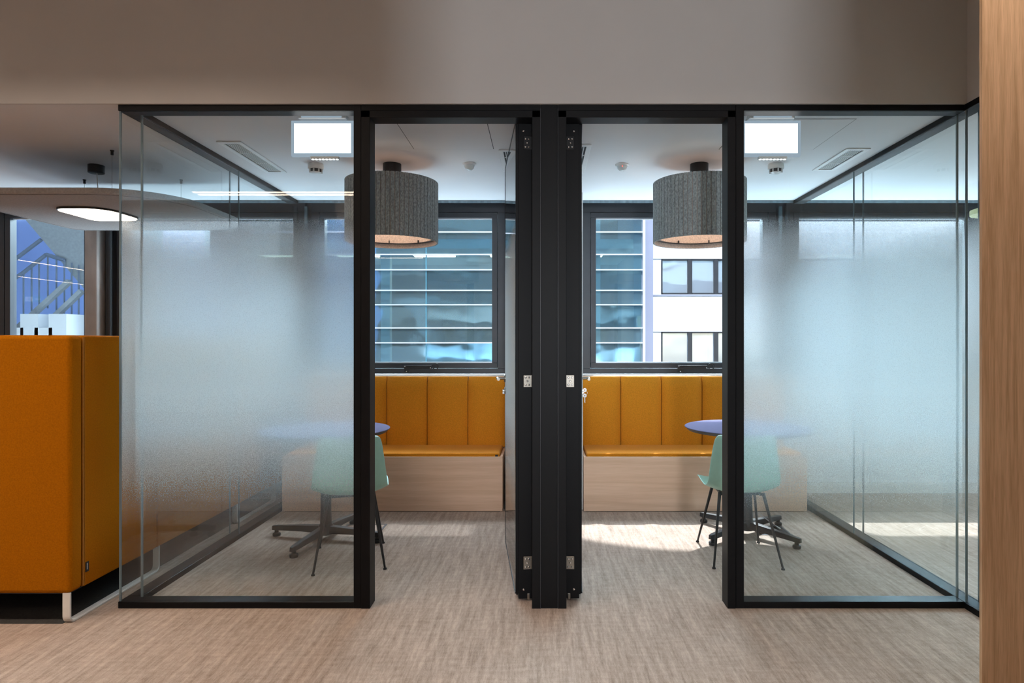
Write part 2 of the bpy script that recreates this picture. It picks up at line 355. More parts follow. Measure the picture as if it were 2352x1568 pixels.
struct(box('wall_corridor_right', M['white'], None, 3.4,3.5,-9.3,-.9,0,3.34))
struct(box('wall_corridor_right_end', M['white'], None, 3.5,6.2,-.95,-.85,0,3.34))
# facade wall (white below the windows, dark piers between)
WZ0, WZ1, FZ = Z(833,RB), Z(500,RB), Z(858,RB)
wf = struct(empty('wall_facade'), 'window wall, white below dark window frames')
MB().box(-14,6.2,YF+.02,YF+.2,0,FZ-.010).build('parapet', M['white'], wf)
struct(MB().box(-14,6.2,YF-.095,YF+.02,FZ-.030,FZ-.010).build('trim_6', M['whitem'], None, .003), 'thin white sill board below the windows')
MB().box(-14,6.2,YF+.02,YF+.2,2.68,2.8).build('lintel', M['anth'], wf)
struct(box('baseboard_facade', M['whitem'], None, 2.28,6.2,YF-.0,YF+.02,0,.1,.002))
# windows: (glass left px, right px)
wins = [(-330,-90),(22,192),(298,672),(745,1130),(1369,1752),(1836,2215),(2420,2780)]
sep = [X(a,RB) for a,b in wins]; edges=[(X(a,RB),X(b,RB)) for a,b in wins]
mids=[(edges[i][1]+edges[i+1][0])/2 for i in range(len(edges)-1)]
SASH, FR = .052, .118
restr = {3:(929,1016), 4:(1556,1648)}
for i,(a,b) in enumerate(edges):
    wi = struct(empty('window_%d'%(i+1), ((a+b)/2, YF, FZ)), 'dark grey framed window onto the street')
    def rel(o): o.parent = wi; o.location = o.location-wi.location; return o
    zb = FZ if i!=1 else FZ
    z0 = WZ0
    fo = MB()
    fo.box(a-FR,b+FR,YF,YF+.09,WZ1+SASH,2.70).box(a-FR,b+FR,YF,YF+.09,FZ,z0-SASH)
    fo.box(a-FR,a-SASH,YF,YF+.09,z0-SASH,WZ1+SASH).box(b+SASH,b+FR,YF,YF+.09,z0-SASH,WZ1+SASH)
    rel(fo.build('window_frame', M['anth'], None, .002, seg=1))
    g=.004; sa = MB()
    sa.box(a-SASH+g,b+SASH-g,YF+.004,YF+.08,WZ1,WZ1+SASH-g).box(a-SASH+g,b+SASH-g,YF+.004,YF+.08,z0-SASH+g,z0)
    sa.box(a-SASH+g,a,YF+.004,YF+.08,z0,WZ1).box(b,b+SASH-g,YF+.004,YF+.08,z0,WZ1)
    rel(sa.build('window_sash', M['anth'], None, .002, seg=1))
    gp = rel(MB().box(a-.01,b+.01,YF+.050,YF+.058,z0-.01,WZ1+.01).build('glass_pane', M['wglass']))
    bd = MB().box(a,b,YF+.038,YF+.05,z0,z0+.008).box(a,b,YF+.038,YF+.05,WZ1-.008,WZ1)
    rel(bd.build('glazing_bead', M['alu']))
    if i in restr:
        p0,p1 = restr[i]; x0,x1 = X(p0,RB),X(p1-24,RB)
        rs = rel(box('restrictor', M['blackm'], None, x0,x1,YF-.022,YF+.004,Z(847,RB),Z(838.5,RB),.003)); 
        r2 = MB().box(x0,x0+.045,YF-.012,YF+.004,Z(854,RB),Z(845,RB)).build('restrictor_bracket', M['blackm'], rs, .003)
        rg = MB().lathe([(.022,-.004),(.030,-.004),(.030,.004),(.022,.004)], n=20, M=Matrix.Translation((x1+.034,YF-.012,Z(841,RB)))@Matrix.Rotation(PI/2,4,'X'), close=True).build('restrictor_hook', M['blackm'], rs)
        sc = MB()
        for (sx,sz) in ((x0+.008,Z(841,RB)),(x1-.01,Z(844.5,RB)),(x0+.022,Z(852.5,RB))): sc.lathe([(0,.003),(.005,.002),(.005,0)], n=8, M=Matrix.Translation((sx,YF-.022,sz))@Matrix.Rotation(PI/2,4,'X'))
        sc.build('screw', M['chrome'], rs)
# piers between the frames
lim = [-14]+[v for (a,b) in edges for v in (a-FR,b+FR)]+[6.2]
pr = MB()
for k in range(0,len(lim),2):
    x0,x1 = lim[k],lim[k+1]
    if x1-x0 > .002 and k not in (8,): pr.box(x0,x1,YF+.03,YF+.19,FZ,2.70)
pr.build('pier', M['anth'], wf)
MB().box(lim[8],lim[9],YF+.01,YF+.19,FZ-.02,2.70).build('white_pier', M['white'], wf)
struct(box('trim_2', M['joint'], None, X(702,RB),X(708,RB),YF-.03,YF,FZ-.2,2.6), 'pale vertical closing strip left of the left room window')
struct(box('trim_3', M['joint'], None, X(1787,RB),X(1794,RB),YF-.03,YF,FZ-.2,2.6), 'pale vertical closing strip right of the right room window')
# concrete column and dark pipe left of the booth area
tag(MB().prism(rrect(X(209,1.75),X(238,1.75),YF-.12,YF-.005,.012,3),0,2.7).build('concrete_column', M['conc']), 'narrow raw concrete column with a crack, between the lounge windows','column')
tag(MB().lathe([(0,0),(.028,0),(.028,2.7),(0,2.7)], (X(246,1.74),YF-.04,0), 16).build('drain_pipe', M['blackm'], smooth=True), 'dark vertical pipe right beside the raw concrete column','pipe')
# divider wall and boxed column between the two rooms
dv = struct(empty('wall_divider'), 'white wall between the two small rooms')
MB().box(-.03,.11,.17,1.96,0,2.6).build('partition', M['white'], dv)
MB().box(-.29,.342,1.95,YF+.02,0,2.6).build('boxed_column', M['white'], dv)

# ------------------------------------------------------------------ glazed partition
XL, XLi, XR, XRo = -2.185, -2.106, 2.184, 2.272
RT = Z(254,1)      # underside of top rail
RZ = .034
def rails(par, x0,x1,y0,y1, nm='rail'):
    box('bottom_rail', M['black'], par, x0,x1,y0,y1,0,RZ,.002,1); box('top_rail', M['black'], par, x0,x1,y0,y1,RT,2.6,.002,1)
PL0,PL1,PL2 = X(812,1),X(829,1),X(850,1)
PR0,PR1,PR2 = X(1671,1),X(1690,1),X(1709,1)
CP0,CP1,CP2,CP3 = X(1222,1),X(1241.5,1),X(1281.5,1),X(1301,1)
JW = .0035
def joint(par, x, y, z0=RZ, z1=RT, wx=JW, wy=JW): return box('glass_joint', M['joint'], par, x-wx,x+wx,y-wy,y+wy,z0,z1)
# left fixed front
wl = struct(empty('wall_front_left'), 'black framed double glass front of the left room with frosted band')
rails(wl, XL,PL0+.002,0,.079)
box('glass_pane', M['glass'], wl, XL+.004,PL0,.008,.014,RZ,RT); box('glass_pane', M['glass'], wl, XLi+.002,PL0,.064,.070,RZ,RT)
film(wl, XL+.006,PL0,.016,.016,.25,2.035)
joint(wl, XL+.006,.011, wx=.0045, wy=.004); joint(wl, XLi+.004,.067, wx=.0045, wy=.004)
box('post', M['black'], wl, PL0,PL1,0,.079,0,2.6,.0015,1)
# right fixed front
wr = struct(empty('wall_front_right'), 'black framed double glass front of the right room with frosted band')
rails(wr, PR2-.002,XR,0,.079)
box('glass_pane', M['glass'], wr, PR2,XR+.004,.008,.014,RZ,RT); box('glass_pane', M['glass'], wr, PR2,XR+.004,.064,.070,RZ,RT)
film(wr, PR2,XR,.016,.016,.25,2.035)
joint(wr, XR+.006,.067, wx=.0045, wy=.004)
box('post', M['black'], wr, PR1,PR2,0,.079,0,2.6,.0015,1)
# left side wall
ws = struct(empty('wall_left'), 'frosted double glass side wall of the left room toward the lounge')
rails(ws, XL,XLi,.079,YC)
for (y0,y1) in ((.016,1.168),(1.174,YF-.03)):
    box('glass_pane', M['glass'], ws, XL+.004,XL+.010,y0,y1,RZ,RT); box('glass_pane', M['glass'], ws, XLi-.012,XLi-.006,max(y0,.072),y1,RZ,RT)
film(ws, XL+.012,XL+.012,.018,YF-.03,.25,2.035)
joint(ws, XL+.007,1.171,wx=.004,wy=.003); joint(ws, XLi-.009,1.171,wx=.004,wy=.003)
box('sill_rail', M['black'], ws, XL,XLi-.001,YC,YF-.03,0,RZ)
# right side wall, running on toward the corridor
we = struct(empty('wall_right'), 'frosted double glass side wall of the right room, turning toward the corridor')
rails(we, XR,XRo,-.90,YC)
box('sill_rail', M['black'], we, XR,XRo,YC,YF-.03,0,RZ)
for (y0,y1) in ((-.90,-.003),(.003,1.185),(1.191,YF-.03)):
    box('glass_pane', M['glass'], we, XR+.008,XR+.014,y0,y1,RZ,RT); box('glass_pane', M['glass'], we, XRo-.014,XRo-.008,y0,y1,RZ,RT)
film(we, XR+.016,XR+.016,-.90,YF-.03,.25,2.035)
for y in (0,1.188):
    joint(we, XR+.011,y,wx=.005,wy=.003); joint(we, XRo-.011,y,wx=.005,wy=.003)
# central post and door frames
cp = struct(empty('wall_front_centre'), 'broad black grooved post between the two doors')
box('post', M['black'], cp, CP1+.002,CP2-.002,0,.16,0,2.6,.0015,1); box('post_core', M['seal'], cp, CP0+.01,CP3-.01,.006,.15,.0,2.6)
for gx in (CP1,CP2): box('groove_strip', M['anth'], cp, gx-.0012,gx+.0012,-.0045,.01,0,RT+.01)
def door_frame(n, x0,x1, j0,j1, lab):
    d = struct(empty('door_%d'%n), lab)
    zt = Z(270,1)
    box('jamb', M['black'], d, *j0, -.004,.098,0,RT+.002,.0015,1); box('jamb', M['black'], d, *j1, -.004,.098,0,RT+.002,.0015,1)
    box('door_header', M['black'], d, j0[0],j1[1],-.004,.098,zt,RT,.0015,1)
    box('top_rail', M['black'], d, j0[0],j1[1],0,.098,RT+.001,2.6,.001,1)
    return d
d1 = door_frame(1, PL2,CP0,(PL1+.001,PL2),(CP0,CP1-.001),'black doorway of the left room with its glass door swung open')
d2 = door_frame(2, CP3,PR0,(CP2+.001,CP3),(PR0,PR1-.001),'black doorway of the right room with its glass door swung open')
def leaf(par, hx, hy, ang, sgn):
    """leaf local: x' across its thickness (0 inner .. .085 room side), y' along its length"""
    T, Lg, zt, zb = .094, .93, 2.545, .035
    e = empty('door_leaf', (hx,hy,0), ang); e.parent = par
    def B(nm,m,a,b,c,d_,f,g,bv=0): 
        x0,x1 = (a,b) if sgn>0 else (-b,-a)
        return box(nm, m, e, x0,x1,c,d_,f,g,bv,1)
    B('hinge_stile', M['black'], 0,.080,0,.05,zb-.022,zt+.016,.001)
    B('stile_cover', M['black'], .078,T,.012,.05,zb,zt,.001)
    B('far_stile', M['black'], 0,T,Lg-.035,Lg,zb,zt,.001)
    B('bottom_rail', M['black'], 0,T-.006,.05,Lg-.03,zb-.02,zb+.028); B('top_rail', M['black'], 0,T-.006,.05,Lg-.03,zt-.028,zt)
    g = B('glass_pane', M['glass'], T-.004,T+.001,.02,Lg,zb+.004,zt-.004); B('glass_pane', M['glass'], .002,.007,.05,Lg-.03,zb+.02,zt-.02)
    film(e, (T+.0025)*sgn,(T+.0025)*sgn,.022,Lg,.25,2.035,'film2')
    bt = MB()   # thin dark line round the leaf
    x0,x1 = (T-.004,T+.003) if sgn>0 else (-T-.003,-T+.004)
    bt.box(x0,x1,Lg,Lg+.006,zb,zt).box(x0,x1,.02,Lg,zb-.002,zb+.005).box(x0,x1,.02,Lg,zt-.005,zt+.002); bt.build('edge_gasket', M['seal'], e)
    # hinges: plate on the hinge edge
    for (py0,py1,mm) in ((313,344,M['seal']),(861,889,M['steel']),(1277,1307,M['steel'])):
        z1,z0 = Z(py0,1.03),Z(py1,1.03)
        hp = B('hinge', mm, .006,.054,-.0035,.0,z0,z1,.003)
        for q,(u,v) in enumerate(((.024,.8),(.042,.8),(.033,.5),(.024,.2),(.042,.2))):
            uu = u if sgn>0 else -u
            s_ = MB().lathe([(0,.0025),(.0028,.0025),(.0055,.001),(.0055,0)], n=10, M=Matrix.Translation((uu,-.0035,z0+(z1-z0)*v))@Matrix.Rotation(PI/2,4,'X')).build('screw', M['chrome'], hp)
    for pz in (301,1353):
        MB().lathe([(0,.0025),(.003,.0025),(.006,.001),(.006,0)], n=12, M=Matrix.Translation((.052*sgn,0,Z(pz,1.03)))@Matrix.Rotation(PI/2,4,'X')).build('screw', M['chrome'], e)
    bo = MB(); bx=.026*sgn
    bo.box(min(bx-.008,bx+.008),max(bx-.008,bx+.008),-.002,.012,zb-.03,zb+.004); bo.build('flush_bolt', M['steel'], e, .003)
    # lever handle and lock cylinder on the room side
    zh = Z(868,1.30); yh = Lg-.045
    R = Matrix.Rotation(PI/2*sgn,4,'Y')
    xs = T*sgn
    hd = MB().lathe([(0,.012),(.022,.012),(.025,.009),(.025,0)], n=24, M=Matrix.Translation((xs,yh,zh))@R).build('handle_rose', M['steel'], e, smooth=True)
    lv = MB().tube((xs,yh,zh),(xs+.055*sgn,yh,zh),.0085).tube((xs+.055*sgn,yh+.008,zh),(xs+.055*sgn,yh-.125,zh),.0095,n=14).build('lever', M['steel'], hd, smooth=True)
    zl = Z(896,1.30)
    lk = MB().lathe([(0,.010),(.020,.010),(.024,.007),(.024,0)], n=24, M=Matrix.Translation((xs,yh,zl))@R).build('lock_rose', M['steel'], e, smooth=True)
    MB().lathe([(0,.022),(.008,.022),(.0085,0)], n=14, M=Matrix.Translation((xs,yh,zl))@R).box(min(xs,xs+.022*sgn),max(xs,xs+.022*sgn),yh-.004,yh+.004,zl-.022,zl).build('lock_cylinder', M['chrome'], lk)
    return e
leafL = leaf(d1, -.041,.102, math.radians(6.6), -1)
leafR = leaf(d2, .122,.102, math.radians(-3.0), 1)
# keys hanging in the right door
kx,ky,kz = .122+.094+.03+.05*.93, .102+.885, Z(896,1.30)
k = thing('key_set','two silver keys hanging from the lock of the right open door','keys',(kx,ky,kz))
def key(dz, rot, nm='key'):
    m_ = Matrix.Translation((.0,0,dz))@Matrix.Rotation(rot,4,'Y')@Matrix.Rotation(PI/2,4,'X')
    mb = MB().lathe([(.004,-.001),(.013,-.001),(.013,.001),(.004,.001)], n=18, M=m_, close=True)
    mb.prism([(-.003,-.011),(-.003,-.045),(.002,-.048),(.0045,-.044),(.0025,-.038),(.0045,-.032),(.003,-.028),(.003,-.011)],-.001,.001,M=m_)
    return mb.build(nm, M['chrome'], k)
key(.002, math.radians(90)); key(-.036, 0)
MB().lathe([(.009,-.0007),(.0105,-.0007),(.0105,.0007),(.009,.0007)], n=20, M=Matrix.Translation((.008,0,-.018))@Matrix.Rotation(PI/2,4,'X'), close=True).build('key_ring', M['chrome'], k)

# ------------------------------------------------------------------ benches
def bench(x0,x1, side, lab, glab, seams, tagx):
    yb0, yb1 = Y(1.569), Y(1.76)-.02
    t = thing('bench', lab, 'bench', ((x0+x1)/2, (yb0+yb1)/2, 0))
    def L(o): o.parent=t; o.location = o.location-t.location; return o
    L(box('front_board', M['bench'], None, x0,x1,yb0,yb0+.02,.004,.444,.001,1))
    L(box('side_panel', M['bench'], None, x0,x0+.02,yb0+.02,yb1,.004,.444,.001,1)); L(box('side_panel', M['bench'], None, x1-.02,x1,yb0+.02,yb1,.004,.444,.001,1))
    L(box('seat_board', M['bench'], None, x0+.02,x1-.02,yb0+.02,yb1,.40,.418))
    L(box('plinth', M['dark'], None, x0+.02,x1-.02,yb0+.006,yb1,0,.05))
    # seat cushion
    c = MB().box(x0+.024,x1-.024,yb0+.022,Y(1.705)+.01,.418,.47).build('seat_cushion', M['mustard'], None, .014, seg=3); L(c)
    pp = MB()
    for zz in (.462,): pp.sweep([(x0+.03,yb0+.0205,zz),(x1-.03,yb0+.0205,zz)], [(.0025*math.cos(a*PI/3),.0025*math.sin(a*PI/3)) for a in range(6)])
    q = pp.build('piping', M['mustard'], c)
    lb = box('care_label', M['label'], None, tagx-.016,tagx+.006,yb0+.017,yb0+.021,.430,.458); 
    lb.parent=c
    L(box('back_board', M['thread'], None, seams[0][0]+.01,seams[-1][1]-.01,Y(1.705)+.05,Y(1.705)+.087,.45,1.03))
    # channelled backrest
    for (a,b) in seams:
        nx, nz = 7, 12; yf = Y(1.705); zb, zt = .45, 1.066; mb = MB(); V=[]
        for iz in range(nz+1):
            row=[]
            for ix in range(nx+1):
                u=ix/nx; vv=iz/nz; x=a+(b-a)*u; z=zb+(zt-zb)*vv
                ed = min(u,1-u)*(b-a); et=(zt-z)
                dx = (1-min(1,ed/.035))**2*.034; dz=(1-min(1,et/.05))**2*.030
                row.append(mb.bm.verts.new((x, yf+dx+dz, z)))
            V.append(row)
        for iz in range(nz):
            for ix in range(nx): mb.bm.faces.new((V[iz][ix],V[iz][ix+1],V[iz+1][ix+1],V[iz+1][ix]))
        back=[[mb.bm.verts.new((v.co.x,yf+.085,v.co.z)) for v in (V[0][0],V[0][-1])],[mb.bm.verts.new((v.co.x,yf+.085,v.co.z)) for v in (V[-1][0],V[-1][-1])]]
        mb.bm.faces.new(V[-1]+[back[1][1],back[1][0]]); mb.bm.faces.new(V[0][::-1]+[back[0][0],back[0][1]])
        mb.bm.faces.new([r_[0] for r_ in V]+[back[1][0],back[0][0]]); mb.bm.faces.new([r_[-1] for r_ in V[::-1]]+[back[0][1],back[1][1]])
        mb.bm.faces.new((back[0][0],back[0][1],back[1][1],back[1][0]))
        o = mb.build('back_panel', M['mustard'], None, smooth=True); L(o)
    return t
r = 1.705
s0 = X(1073.5,r); pw=.3598
bench(X(648,1.569),X(1154,1.569),0,'built-in bench in the left room, pale oak box with mustard cushion and channelled back','',[(s0+pw*(i-4)+.003, s0+pw*(i-3)-.003) for i in range(5)], X(1142,1.575))
s1 = X(1427,r)
bench(X(1341,1.569),X(1854,1.569),0,'built-in bench in the right room, pale oak box with mustard cushion and channelled back','',[(s1+pw*(i-1)+.003, s1+pw*i-.003) for i in range(5)], X(1846,1.575))

# ------------------------------------------------------------------ shell chairs
def make_chair(lab):
    t = thing('shell_chair', lab, 'chair', group=None)
    prof = [(.225,.440,.195),(.215,.457,.222),(.12,.452,.234),(.0,.440,.236),(-.09,.432,.234),(-.155,.436,.229),(-.200,.462,.225),(-.225,.515,.221),(-.238,.60,.212),(-.252,.69,.201),(-.266,.765,.190),(-.272,.795,.178),(-.273,.803,.150)]
    n=10; mb=MB(); rows=[]
    for k_,(y,z,hw) in enumerate(prof):
        row=[]
        fr = min(1,max(0,(z-.44)/.25)) if k_>=5 else 0
        for i in range(n+1):
            u = -1+2*i/n; c = abs(u)**2.6
            lift = (1-fr)*(.042 if k_>1 else .012)*c; fwd = (.035+.045*fr)*c*(1 if k_>=5 else .0)
            row.append(mb.bm.verts.new((u*hw, y+fwd, z+lift)))
        rows.append(row)
    for a,b in zip(rows,rows[1:]):
        for i in range(n): mb.bm.faces.new((a[i],a[i+1],b[i+1],b[i]))
    sh = mb.build('shell', M['mint'], t, smooth=True)
    so = sh.modifiers.new('s','SOLIDIFY'); so.thickness=.008; so.offset=0
    sb = sh.modifiers.new('d','SUBSURF'); sb.levels=2; sb.render_levels=2
    fr = MB(); fr.sweep([(-.12,-.11,.415),(-.12,.12,.418)], [(.009,.006),(-.009,.006),(-.009,-.006),(.009,-.006)]).sweep([(.12,-.11,.415),(.12,.12,.418)], [(.009,.006),(-.009,.006),(-.009,-.006),(.009,-.006)])
    fr.box(-.12,.12,-.09,-.07,.409,.421).box(-.12,.12,.08,.10,.411,.423).build('under_frame', M['blackm'], t)
    for sx in (-1,1):
        for (ty,fy) in ((-.10,-.262),(.11,.256)):
            a=Vector((.135*sx,ty,.425)); b=Vector((.206*sx,fy,.006))
            l=MB().tube(a,b,.0105,.0065,12).build('leg', M['blackm'], t, smooth=True)
            MB().lathe([(0,.012),(.008,.011),(.0115,.004),(.0115,0),(0,0)],(b.x,b.y,0),14).build('foot', M['blackm'], l, smooth=True)
    return t
ch = make_chair('mint green shell chair on thin black legs in the left room, behind the left post')
ch.location = (-1.212, Y(1.233), 0); ch.rotation_euler.z = math.radians(15)
ch2 = copy_tree(ch); ch2['label'] = 'mint green shell chair on thin black legs in the right room, behind the right post'
ch2.location = (1.268, Y(1.252), 0); ch2.rotation_euler.z = math.radians(-3)
for c_ in (ch,ch2): c_['group']='mint shell chairs at the round tables'

# ------------------------------------------------------------------ round tables
def make_table(lab, az):
    t = thing('round_table', lab, 'table', group='round tables in the two rooms')
    R_ = .436
    MB().lathe([(0,.7685),(R_-.004,.7685),(R_,.7665),(R_,.764)],n=72).build('table_top', M['lam'], t)
    MB().lathe([(R_,.764),(R_-.001,.762),(R_-.022,.742),(R_-.03,.742),(0,.742)],n=72).build('top_edge', M['edge'], t)
    MB().lathe([(.0,.10),(.040,.10),(.036,.20),(.035,.70),(.036,.738),(0,.738)],n=28).build('column', M['blackm'], t, smooth=True)
    MB().lathe([(0,.0741),(.17,.742),(.17,.734),(0,.734)] if False else [(0,.7415),(.16,.7415),(.16,.733),(0,.733)],n=28).build('top_plate', M['blackm'], t)
    MB().lathe([(0,.035),(.045,.035),(.05,.05),(.05,.095),(.04,.11),(0,.11)],n=28).build('hub', M['blackm'], t, smooth=True)
    for k_ in range(4):
        a = az+k_*PI/2; m_ = Matrix.Rotation(a,4,'Z')
        mb = MB(); L_ = .415
        secs=[(.02,.032,.045,.098),(.20,.026,.048,.088),(L_-.03,.021,.042,.074),(L_,.014,.040,.070)]
        rg=[[mb.bm.verts.new(m_@Vector((x,yy,zz))) for (yy,zz) in ((-wd_,z0),(wd_,z0),(wd_*.8,z1),(-wd_*.8,z1))] for (x,wd_,z0,z1) in secs]
        for p_,q_ in zip(rg,rg[1:]):
            for i in range(4): mb.bm.faces.new((p_[i],p_[(i+1)%4],q_[(i+1)%4],q_[i]))
        mb.bm.faces.new(rg[0][::-1]); mb.bm.faces.new(rg[-1])
        ar = mb.build('base_arm', M['blackm'], t, .004)
        p = m_@Vector((L_-.03,0,0))
        MB().lathe([(0,.045),(.014,.045),(.014,.026),(.026,.020),(.028,.012),(.026,.0),(0,0)],(p.x,p.y,0),20).build('glider', M['blackm'], ar, smooth=True)
    return t
tb = make_table('round blue-topped pedestal table in the left room', 0)
tb.location = (X(748.7,1.353), Y(1.353), 0); tb.rotation_euler.z = math.radians(-11.8)
tb2 = copy_tree(tb); tb2['label']='round blue-topped pedestal table in the right room'
tb2.location = (X(1716,1.385), Y(1.385), 0); tb2.rotation_euler.z = math.radians(-38+90-14)
tb2.rotation_euler.z = math.radians(37)

# ------------------------------------------------------------------ felt drum lamps
def make_lamp(lab):
    t = thing('drum_lamp', lab, 'lamp', group='felt drum lamps on the room ceilings')
    R_, z0, z1 = .3145, 2.062, 2.472
    MB().lathe([(0,2.6),(.0625,2.6),(.0625,2.535),(.058,2.53),(0,2.53)],n=36).build('canopy', M['blackm'], t, smooth=True)
    MB().lathe([(0,2.53),(.007,2.53),(.007,2.36),(0,2.36)],n=10).build('stem', M['blackm'], t)
    MB().lathe([(R_-.008,z0+.001),(R_-.008,z1-.001),(R_-.012,z1-.001),(R_-.012,z0+.001)],n=72,close=True).build('inner_lining', M['feltw'], t)
    MB().lathe([(0,z1-.02),(.215,z1-.02),(.215,z1-.026),(0,z1-.026)],n=48).build('top_disc', M['feltw'], t)
    N_=66; me=None
    da=2*PI/N_
    for i in range(N_):
        if me is None:
            mb=MB(); a0,a1=-da*.43,da*.43; pts=[]
            for (rr,aa) in ((R_-.008,a0),(R_-.002,a0),(R_,a0*.8),(R_,a1*.8),(R_-.002,a1),(R_-.008,a1)): pts.append((rr*math.cos(aa),rr*math.sin(aa)))
            mb.prism(pts,z0,z1); o=mb.build('felt_strip', M['felt'], t); me=o.data
        else:
            o=bpy.data.objects.new('felt_strip', me); C.objects.link(o); o.parent=t
        o.rotation_euler.z=i*da
    # ring with pins, spider and bulb
    MB().lathe([(R_-.013,z0+.035),(R_-.040,z0+.035),(R_-.040,z0+.031),(R_-.013,z0+.031)],n=60,close=True).build('inner_ring', M['edge'], t)
    for i in range(8):
        a=i*PI/4+.3; MB().box(-.006,.006,-.004,.004,0,.02,M=Matrix.Translation(((R_-.03)*math.cos(a),(R_-.03)*math.sin(a),z0+.034))@Matrix.Rotation(a,4,'Z')).build('clip', M['edge'], t)
    b=MB()
    for i in range(3):
        a=i*2*PI/3; b.tube((0,0,2.43),((R_-.013)*math.cos(a),(R_-.013)*math.sin(a),2.43),.004,n=8)
    b.build('spider', M['blackm'], t)
    MB().lathe([(0,2.40),(.16,2.40),(.16,2.375),(0,2.37)],n=40).build('light_disc', M['lampw'], t)
    return t
lm = make_lamp('grey ribbed felt drum lamp on the left room ceiling, warm lit inside')
lm.location=(X(900.5,1.336),Y(1.336),0)
lm2 = copy_tree(lm); lm2['label']='grey ribbed felt drum lamp on the right room ceiling, warm lit inside'
lm2.location=(X(1606,1.336),Y(1.336),0)

# ------------------------------------------------------------------ emergency signs on the room ceilings
def make_sign(lab, px0, px1, mx0, mx1):
    r_=1.05; x0,x1=X(px0,r_),X(px1,r_); y=Y(r_)
    t = thing('emergency_sign', lab, 'sign', ((x0+x1)/2,y,2.6))
    def L(o): o.parent=t; o.location=o.location-t.location; return o
    a,b=X(mx0,r_),X(mx1,r_)
    L(MB().prism(rrect(a,b,y-.03,y+.035,.012,4),2.578,2.599).build('mount', M['plast'], None, .003))
    L(box('mount_light_bar', M['signb'], None, a+.02,b-.02,y-.032,y-.029,2.580,2.588))
    L(box('lightbox', M['signb'], None, x0,x1,y-.010,y+.012,Z(360,r_),Z(278,r_),.003))
    L(box('lit_face', M['sign'], None, x0+.018,x1-.018,y-.0125,y-.0102,Z(352.5,r_),Z(285,r_)))
    cx=(a+b)/2+.01
    st_=L(MB().prism(rrect(cx-.078,cx+.078,y-.012,y+.014,.006,3),Z(366,r_),Z(360.5,r_)).build('led_strip', M['plast']))
    for i in range(8):
        xx=cx-.066+i*.0188; o=MB().lathe([(0,-.003),(.006,-.002),(.0065,.001)],(xx,y,Z(366,r_)),10).build('led', M['led'], None); o.parent=st_; o.location = Vector((0,0,0)); 
        for v in o.data.vertices: pass
    return t
make_sign('glowing white emergency light panel on the left room ceiling, against the left post', 670,815,688,797)
make_sign('glowing white emergency light panel on the right room ceiling, beside the right post', 1702,1838,1718,1822)

# ------------------------------------------------------------------ vents, sensors, detectors, access panels
def vent(lab, x0,x1,y0,y1, nslat=7):
    t = thing('ceiling_vent', lab, 'vent', ((x0+x1)/2,(y0+y1)/2,2.6), group='slotted ceiling vents')
    def L(o): o.parent=t; o.location=o.location-t.location; return o
    f=.03; z0,z1=2.592,2.5995
    L(MB().box(x0,x1,y0,y0+f,z0,z1).box(x0,x1,y1-f,y1,z0,z1).box(x0,x0+f,y0+f,y1-f,z0,z1).box(x1-f,x1,y0+f,y1-f,z0,z1).build('vent_frame', M['plast'], None, .0015, seg=1))
    L(box('duct_back', M['dark'], None, x0+f,x1-f,y0+f,y1-f,2.5985,2.5995))
    w_=(x1-x0-2*f)/nslat
    for i in range(1,nslat):
        xx=x0+f+i*w_; L(box('slat', M['plast'], None, xx-.0028,xx+.0028,y0+f,y1-f,2.5960,2.5985))
    for yy in (y0+(y1-y0)/3, y0+2*(y1-y0)/3): L(box('cross_bar', M['plast'], None, x0+f,x1-f,yy-.003,yy+.003,2.594,2.5985))
vent('slotted ceiling vent near the glass side wall of the left room', -1.983,-1.832,.60,1.31)
vent('slotted ceiling vent beside the open door of the left room', -.272,-.124,.77,1.28)
vent('slotted ceiling vent beside the open door of the right room', .155,.312,.66,1.34)
vent('slotted ceiling vent near the glass side wall of the right room', 1.930,2.084,.74,1.254)
def sensor(lab,x,y,red=False):
    t = thing('motion_sensor', lab, 'sensor', (x,y,2.6), group='domed ceiling motion sensors')
    MB().lathe([(0,0),(.047,0),(.047,-.004),(.040,-.010),(.036,-.012),(0,-.012)],n=32).build('sensor_base', M['plast'], t, smooth=True)
    MB().lathe([(.036,-.012),(.030,-.030),(.018,-.042),(0,-.047)],n=28).build('lens_dome', M['plastg'], t, smooth=True)
    if red: MB().lathe([(0,-.002),(.003,0)],n=8,M=Matrix.Translation((-.002,-.036,-.020))@Matrix.Rotation(PI/2,4,'X')).build('red_indicator', M['red'], t)
sensor('white domed motion sensor on the left room ceiling', X(1078,1.333),Y(1.333))
sensor('white domed motion sensor with red light on the right room ceiling', X(1428.8,1.339),Y(1.339),True)
def smoke(lab,x,y):
    t = thing('smoke_detector', lab, 'smoke detector', (x,y,2.6), group='ceiling smoke detectors')
    MB().lathe([(0,0),(.051,0),(.053,-.006),(.053,-.030),(.050,-.036),(0,-.036)],n=36).build('detector_base', M['plast'], t, smooth=True)
    MB().lathe([(.040,-.036),(.040,-.056)],n=24).build('smoke_chamber', M['edge'], t)
    MB().lathe([(0,-.066),(.022,-.065),(.034,-.058),(.036,-.056),(0,-.056)],n=28).build('detector_cap', M['plast'], t, smooth=True)
    for i in range(8):
        a=i*PI/4; MB().box(.036,.046,-.004,.004,-.058,-.034,M=Matrix.Rotation(a,4,'Z')).build('rib', M['plast'], t)
smoke('round white smoke detector on the left room ceiling', X(725.5,1.336),Y(1.336))
smoke('round white smoke detector on the right room ceiling', X(1782,1.336),Y(1.336))
